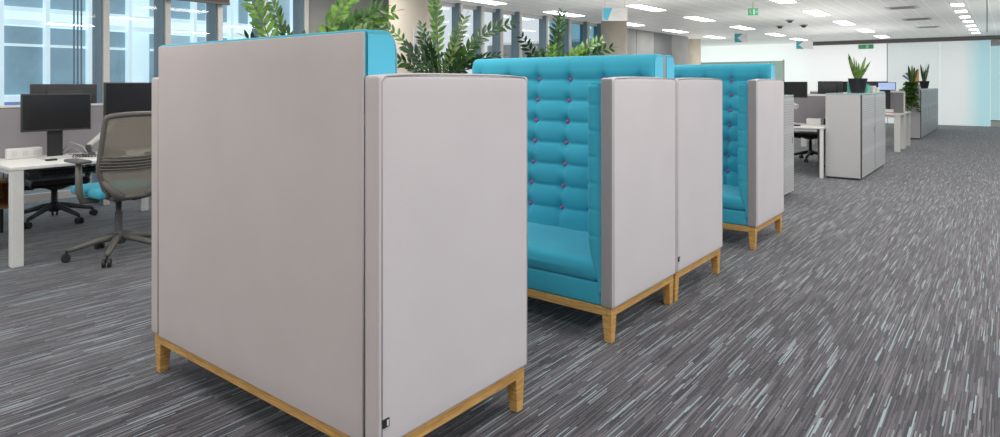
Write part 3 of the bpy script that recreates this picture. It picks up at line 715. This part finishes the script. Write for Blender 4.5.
make_cabinet('grey cabinet under the large black pot, at the near end of the desk row', 10.08, 11.16, 1.60, 2.06)
make_cabinet('perforated grey cabinet just behind the one carrying the large black pot', 11.17, 12.22, 1.60, 2.06)
far_names = ['grey cabinet draped with trailing ivy at the head of the far row', 'far row cabinet right behind the ivy draped one', 'third cabinet of the far row, counted from the ivy', 'fourth cabinet of the far row, counted from the ivy', 'last cabinet of the far row, nearest the frosted glass wall']
for k in range(5): make_cabinet(far_names[k], 18.30+.92*k, 18.30+.92*(k+1), 1.66, 2.12)

make_desk('white desk just left of the cabinet with the large black pot', 10.0, 10.96, 2.068, 3.90, .72, .045)
make_desk('white desk behind the divider beside the cabinet with the large pot', 11.04, 12.0, 2.10, 3.90, .72, .07)
make_divider('grey divider with white top standing left of the large potted plant cabinet', 10.985, 11.015, 2.10, 3.90, 'y', mat='screen_dark')
make_desk('white desk end with two slab legs past the perforated cabinets', 14.75, 15.56, 1.68, 3.5, .735, .10)
make_desk('white desk on the far side of the second divider, near the ivy', 15.64, 16.45, 1.68, 3.5, .735, .10)
make_divider('grey divider with cream end strip above the slab legged desk', 15.585, 15.615, 1.72, 3.5, 'y', end_trim='cream', mat='screen_dark')
make_monitor('wide black monitor left of the grey divider, past the farthest sofa', (10.35, 2.66, .72), R(-90), .60, .24, .41)
make_monitor('black monitor behind the divider, left of the large black pot', (11.45, 2.27, .72), R(90), .36, .26, .40)
make_monitor('black monitor behind the divider, second left of the large black pot', (11.5, 3.0, .72), R(90), .52, .26, .39)
make_monitor('monitor with a pale blue display right of the large black pot', (15.3, 1.98, .735), R(-90), .32, .17, .46, lit=True)
make_monitor('black monitor half hidden behind the pale blue display', (15.9, 2.3, .735), R(90), .52, .24, .41)
make_monitor('black monitor directly behind the large black pot', (15.2, 2.75, .735), R(-90), .52, .24, .41)
make_chair('black office chair with castors seen below the desk past the farthest sofa', (12.15, 2.72, 0), R(90), st=.50, bt=1.0, dark=True, arm_z=.68)
pn = thing('pedestal', 'grey drawer pedestal under the desk beside the large pot cabinet', 'drawer unit', (11.62, 2.29, 0))
MB().box(-.28, .28, -.14, .14, .03, .60).build('carcass', M['panel'], pn, bevel=.004)
for k in range(3): MB().box(-.295, -.281, -.13, .13, .05+.18*k, .22+.18*k).build('drawer', M['panel'], pn, bevel=.003)
MB().box(-.25, .25, -.12, .12, 0, .03).build('plinth', M['dark'], pn)
wb_ = thing('desk_organizer', 'white desktop box by the small dark items before the grey divider', 'box', (10.72, 2.34, .72))
MB().box(-.08, .08, -.10, .10, 0, .008).box(-.08, -.072, -.10, .10, .008, .09).box(.072, .08, -.10, .10, .008, .09).box(-.072, .072, -.10, -.092, .008, .09).box(-.072, .072, .092, .10, .008, .09).build('tray', M['signwhite'], wb_)
MB().box(-.05, .05, -.07, .07, .008, .075).build('paper_stack', M['signgrey'], wb_)
lp = thing('desk_lamp', 'white jointed desk lamp beside the wide black monitor', 'lamp', (10.62, 2.62, .72))
MB().lathe([(.06, 0), (.06, .018), (.015, .024)], n=18).build('lamp_base', M['whitemetal'], lp)
MB().tube([(0, 0, .02), (-.02, .15, .16), (0, .02, .30)], .012, 8).build('lamp_arm', M['whitemetal'], lp)
MB().tube([(0, .04, .32), (-.02, -.06, .26)], [.022, .045], 12).build('lamp_shade', M['whitemetal'], lp)
cp = thing('pen_cup', 'black pen cup with a few pens at the right end of the desk', 'pen cup', (10.70, 2.17, .72))
MB().lathe([(.036, 0), (.04, .09), (.034, .09), (.032, .02)], n=16).build('cup', M['black'], cp)
for k in range(3): MB().tube([(.01*k-.01, 0, .02), (.025*k-.025, .02-.015*k, .15)], .004, 5).build('pen', M['bluegrey'], cp)
kb = tag(MB().box(-.07, .07, -.2, .2, 0, .018).build('keyboard', M['black'], bevel=.004), 'black keyboard lying before the wide monitor', 'keyboard'); kb.location = (10.14, 2.62, .72)
rb = thing('small_box', 'small white box with a red band on the slab legged desk', 'box', (14.95, 1.95, .735))
MB().box(-.09, .09, -.12, .12, 0, .09).build('carton', M['signwhite'], rb, bevel=.003); MB().box(-.092, .092, -.122, .122, .025, .04).build('band', M['red'], rb)
# on the first cabinet: big pot, mint file box; paper tray
pot_plant('spiky plant in the large black pot on the near cabinet', (10.98, 1.80, 1.205), .095, .13, .215,
    [(20, .13, .30, .05), (75, .06, .34, .055), (130, .15, .33, .05), (150, .20, .38, .045), (200, .08, .24, .055), (250, .10, .30, .05), (310, .20, .26, .045), (330, .17, .33, .05), (40, .04, .22, .055), (100, .10, .18, .055), (270, .03, .30, .055)], 'leaf_lime')
fb = thing('file_box', 'mint green file box right behind the large black pot', 'box', (11.42, 1.86, 1.205))
MB().box(-.12, .12, -.14, .14, 0, .012).box(-.12, .12, .128, .14, .012, .16).box(-.12, .12, -.14, -.128, .012, .10).box(-.12, -.108, -.128, .128, .012, .13).box(.108, .12, -.128, .128, .012, .13).build('box_body', M['mint'], fb)
MB().box(-.09, .09, -.11, .11, .012, .09).build('folders', M['signgrey'], fb)
for (x, y, h_, mt, lab) in ((11.74, 1.84, .10, 'signgrey', 'grey storage carton on the perforated cabinet top'), (12.05, 1.83, .07, 'cream', 'flat cream carton at the end of the perforated cabinet')):
    t = thing('carton', lab, 'box', (x, y, 1.205))
    MB().box(-.14, .14, -.15, .15, 0, h_-.03).build('box_body', M[mt], t, bevel=.004); MB().box(-.145, .145, -.155, .155, h_-.03, h_).build('lid', M[mt], t, bevel=.004)
# far row: ivy pot and dark pot, card fan
iv = pot_plant('leafy pot with ivy trailing down the end of the far cabinet row', (18.50, 1.87, 1.205), .09, .13, .16,
    [(30, .10, .34, .07), (120, .08, .42, .07), (150, .13, .36, .07), (210, .10, .40, .07), (300, .13, .34, .07), (330, .10, .38, .07), (0, .04, .44, .07)], 'leaf')
for k in range(11):
    a = R(150+12*k+random.uniform(-6, 6)); pts = [Vector((.10*math.cos(a), .10*math.sin(a), .15))]
    ex = .30+.02*random.random()
    xx = -.235-.03*random.random(); yy = .12-.024*k+random.uniform(-.02, .02)
    pts += [Vector((xx*.7, yy*.9, .17)), Vector((xx, yy, .02)), Vector((xx-.01, yy+random.uniform(-.04, .04), -.14-.04*(k % 4))), Vector((xx-.015, yy+random.uniform(-.04, .04), -.24-.075*(k % 5)))]
    vs = MB().tube(pts, .005, 5).build('vine', M['stem'], iv, smooth=True); lf = MB()
    for i in range(26):
        t = i/25*(len(pts)-1.001); j = int(t); p = pts[j].lerp(pts[j+1], t-j)
        dd = Vector((-.7+random.uniform(-.3, .3), random.uniform(-1, 1), random.uniform(-.6, .3))); leaflet(lf, p, dd, Vector((-.5, .1, 1)), .09*random.uniform(.7, 1.2), .07)
    lf.build('ivy_leaves', M['leaf'] if k % 2 else M['leaf_pale'], vs, smooth=True)
pot_plant('upright plant in a small black pot on the far cabinet row', (21.4, 1.87, 1.205), .09, .125, .20,
    [(20, .08, .40, .06), (120, .10, .48, .06), (230, .06, .52, .07), (310, .14, .50, .06), (340, .06, .34, .07)], 'leaf_dark')
cf = thing('card_fan', 'fan of orange and blue cards stuck beside the small black pot', 'cards', (20.35, 1.93, 1.205))
MB().box(-.05, .05, -.05, .05, 0, .10).build('card_stand', M['bluegrey'], cf)
for k, mt in enumerate(('bluegrey', 'bluegrey', 'orange', 'orange', 'orange')):
    MB().box(-.004, .004, -.03, .03, 0, .42, Matrix.Translation((-.02+.009*k, 0, .09)) @ Matrix.Rotation(R(-52+13*k), 4, 'X')).build('card', M[mt], cf)

# ------------------------------------------------------------------ ceiling fittings, signs
for_lights = []
rows = {7.30: [8.7, 11.43, 14.34, 17.15, 20.2], 5.48: [11.5, 14.22, 17.18, 20.2, 22.9], 3.12: [11.75, 14.5, 17.3, 20.2, 23.1]}
lab_row = {7.30: 'in the row along the windows', 5.48: 'in the middle row', 3.12: 'in the row over the desks'}
ordn = ['nearest', 'second', 'third', 'fourth', 'farthest']
proto = thing('ceiling_light', '', 'ceiling light', (0, 0, CZ), 0)
MB().box(-.62, .62, -.16, .16, -.010, -.001).build('frame', M['lightframe'], proto)
MB().box(-.59, .59, -.135, .135, -.016, -.0101).build('diffuser', M['light'], proto)
first = True
for y, xs_ in rows.items():
    for k, x in enumerate(xs_):
        lab = '%s long ceiling light panel %s' % (ordn[k], lab_row[y])
        if first: proto.location = (x, y, CZ); proto['label'] = lab; proto['group'] = 'long recessed ceiling lights'; first = False
        else: dup(proto, (x, y, CZ), 0, lab, 'long recessed ceiling lights')
dl = thing('ceiling_light', 'nearest of the small square lights over the aisle', 'ceiling light', (14.55, .76, CZ), 0, 'small lights over the aisle')
MB().pad(-.25, .25, -.115, .115, -.012, -.001, .005, (2, 2, 2)).build('frame', M['lightframe'], dl, smooth=True)
MB().box(-.225, .225, -.095, .095, -.017, -.0121).build('diffuser', M['light'], dl, bevel=.003)
nm = ['second', 'third', 'fourth', 'fifth', 'sixth', 'farthest']
for k, x in enumerate((15.93, 17.3, 18.65, 20.1, 21.6, 23.0)):
    dup(dl, (x, .77, CZ), 0, '%s of the small square lights over the aisle' % nm[k])
vt = thing('ceiling_vent', 'nearest square grey air vent in the ceiling', 'vent', (14.55, 1.63, CZ), 0, 'ceiling vents')
MB().box(-.27, .27, -.27, .27, -.006, -.001).build('frame', M['lightframe'], vt)
q = MB()
for k in range(9): q.box(-.21, .21, -.2+.045*k, -.17+.045*k, -.012, -.0061)
q.build('grille', M['vent'], vt)
dup(vt, (17.36, 1.66, CZ), 0, 'middle square grey air vent in the ceiling'); dup(vt, (20.0, 1.67, CZ), 0, 'farthest square grey air vent in the ceiling')
for k, (x, y, lab) in enumerate(((17.34, 4.6, 'left one of three small dark detectors on the ceiling'), (15.83, 3.98, 'upper middle one of three small dark detectors on the ceiling'), (17.41, 4.05, 'right one of three small dark detectors on the ceiling'))):
    t = thing('smoke_detector', lab, 'detector', (x, y, CZ), 0, 'ceiling detectors')
    MB().lathe([(.10, 0), (.10, -.012), (.07, -.018)][::-1], n=18).build('base_plate', M['vent'], t); MB().lathe([(.06, -.018), (.05, -.055), (.02, -.065)][::-1], n=18).build('sensor_head', M['dark'], t)
rod = tag(MB().tube([(0, 0, 0), (0, 0, -.75)], .006, 6).build('hanging_cable', M['dark']), 'thin dark cable hanging from the ceiling at the far right', 'cable'); rod.location = (11.2, .25, CZ)

def at(px, py, D):   # a point the photograph shows, D metres ahead of the camera plane
    return d_*D+r_*((px-500)/647*D)+Vector((0, 0, H-(py-83)*D/647))
def hang_sign(label, c, w, h, rz, art):
    root = thing('hanging_sign', label, 'sign', c, rz)
    MB().box(-w/2, w/2, -.008, .008, -h/2, h/2).build('board', M['signwhite'], root, bevel=.002)
    for sx in (-.4, .4): MB().tube([(sx*w, 0, h/2), (sx*w, 0, CZ-c[2]-.001)], .003, 5).build('hanger', M['steel'], root)
    art(root, w, h); return root
def art_big(root, w, h):
    q = MB(); x0 = -w/2
    q.add([(x0+.01, -.0095, -h/2+.01), (x0+.09, -.0095, -h/2+.01), (x0+.17, -.0095, h/2-.01), (x0+.01, -.0095, h/2-.01)], [(0, 1, 2, 3)]); q.build('blue_wedge', M['cyan'], root)
    for k, ww in enumerate((.16, .12, .15)): MB().box(-.05, -.05+ww, -.0095, -.008, .045-.04*k, .052-.04*k).build('text_line', M['signgrey'], root)
def art_teal(root, w, h):
    q = MB(); q.box(-w/2, -w/2+h*.85, -.0095, -.008, -h/2, h/2); q.build('teal_field', M['teal'], root); e = -w/2+h*.85
    MB().add([(e, -.0105, h*.40), (e-h*.55, -.0105, 0), (e, -.0105, -h*.40)], [(0, 1, 2)]).build('white_notch', M['signwhite'], root)
face = A-PI/2
hang_sign('white hanging sign with a blue wedge, left of the ceiling lights', at(615, 14.2, 11.4), .44, .235, face+.05, art_big)
hang_sign('small teal hanging sign above the farthest sofa', at(741, 38, 18.0), .36, .24, face, art_teal)
hang_sign('teal and white hanging sign by the dark ceiling beam', at(804.5, 45, 19.5), .50, .24, face, art_teal)
def exit_sign(label, c, w, h, rz, pale):
    root = thing('exit_sign', label, 'exit sign', c, rz)
    MB().box(-w/2, w/2, -.012, .012, -h/2, h/2).build('sign_body', M['exit'], root, bevel=.002)
    q = MB(); a = -w*.28; e = -.0135     # running figure, doorway and arrow
    q.lathe([(.0, 0), (h*.09, 0), (h*.09, .001)], n=10, mat=Matrix.Translation((a, e, h*.28)) @ Matrix.Rotation(PI/2, 4, 'X'))
    for (p0, p1) in (((a, h*.18), (a-.02*w, -h*.05)), ((a-.02*w, -h*.05), (a+.09*w, -h*.15)), ((a+.09*w, -h*.15), (a+.07*w, -h*.36)), ((a-.02*w, -h*.05), (a-.10*w, -h*.25)), ((a, h*.14), (a+.10*w, h*.02)), ((a, h*.14), (a-.10*w, h*.02))):
        q.tube([(p0[0], e, p0[1]), (p1[0], e, p1[1])], h*.045, 5)
    q.build('running_figure', M['signwhite'], root)
    MB().box(w*.0, w*.17, -.0135, -.012, -h*.36, h*.36).build('doorway', M['exitpale'], root)
    MB().box(w*.24, w*.38, -.0135, -.012, -h*.06, h*.06).add([(w*.36, -.0135, h*.22), (w*.46, -.0135, 0), (w*.36, -.0135, -h*.22)], [(0, 2, 1)]).build('arrow', M['signwhite'], root)
    return root
e1 = exit_sign('green exit sign hanging from the ceiling above the sofas', at(753, 11.8, 11.6), .17, .125, face-.25, False)
MB().tube([(0, 0, .0625), (0, 0, CZ-e1.location.z-.001)], .006, 6).build('hanger', M['steel'], e1)
e2 = exit_sign('pale green exit sign on the frosted wall under the dark beam', (FX-.02, atY if False else 3.86, 2.59), .46, .15, -PI/2, True)
e2.location = (FX-.015, 3.88, 2.595)
nt_ = thing('wall_notice', 'white paper notice on the beige column behind the bushy plant', 'notice', (6.21, 6.45, 1.80))
nt_.rotation_euler = (0, 0, face+R(38)); nt_.location = Vector((6.21, 6.45, 1.80))+Vector((math.sin(face+R(38)), -math.cos(face+R(38)), 0))*.315
MB().box(-.15, .15, -.006, .006, -.30, .28).build('sheet', M['signwhite'], nt_)
MB().box(-.12, .02, -.007, -.006, .20, .225).build('heading', M['signgrey'], nt_)
fa = tag(MB().lathe([(.04, 0), (.04, .03), (.03, .035)], n=16, mat=Matrix.Rotation(PI/2, 4, 'X')).build('fire_alarm', M['red']), 'small red fire alarm button on the middle column', 'alarm')
fa.location = Vector((13.55, 7.28, 1.62))+Vector((math.sin(face+.62), -math.cos(face+.62), 0))*.30; fa.rotation_euler = (0, 0, face+.62)

# ------------------------------------------------------------------ light
w = bpy.data.worlds.new('world'); sc.world = w; w.use_nodes = True
bg = w.node_tree.nodes['Background']; bg.inputs[0].default_value = (.86, .94, 1.0, 1); bg.inputs[1].default_value = .82
def area(name, loc, sx, sy, power, rot=(0, 0, 0), col=(1, .97, .93)):
    l = bpy.data.lights.new(name, 'AREA'); l.shape = 'RECTANGLE'; l.size = sx; l.size_y = sy; l.energy = power; l.color = col
    o = bpy.data.objects.new(name, l); COL.objects.link(o); o.location = loc; o.rotation_euler = rot; return o
for (x, y) in ((.5, .6), (3.2, .6), (6, .6), (9, .6), (12, .6), (3.2, 3.2), (6, 3.2), (9, 3.2), (3.2, 5.5), (7.6, 4.6), (0.5, 3.2), (.5, 5.5)):
    area('lamp', (x, y, CZ-.03), 1.2, .5, 28)
for (x, y) in ((.8, -2.2), (3.2, -2.2), (6, -2.2), (9, -2.2), (12, -2.2)):
    area('lamp', (x, y, CZ-.03), 1.2, .5, 64)  # lamps added out of view to brighten the sofa sides
for (x, y) in ((-2.2, .6), (-2.2, 3.2), (-2.2, 5.5)):
    area('lamp', (x, y, CZ-.03), 1.2, .5, 36)  # lamps added behind the camera to brighten the near sofa's back
for (x, y, p) in ((9, .4, 16), (10, 5.0, 22), (14.5, 3.6, 24), (19.5, 3.6, 24), (15, -.5, 16), (21, -.5, 16), (20, 8, 18)):
    area('ceiling_fill', (x, y, 1.75), 2.5, 2.5, p, (PI, 0, 0))  # unseen upward fill lamps added to brighten the ceiling

area('lamp', (4.9, 6.7, CZ-.03), 1.2, .5, 26); area('lamp', (16.5, 6.9, CZ-.03), 1.2, .5, 26)  # first lamp added out of view to brighten the left core wall
sc.view_settings.view_transform = 'Standard'; sc.view_settings.look = 'None'; sc.view_settings.exposure = .0; sc.view_settings.gamma = 1
sc.cycles.max_bounces = 6; sc.cycles.diffuse_bounces = 4; sc.cycles.glossy_bounces = 3; sc.cycles.transparent_max_bounces = 12; sc.cycles.sample_clamp_indirect = 4
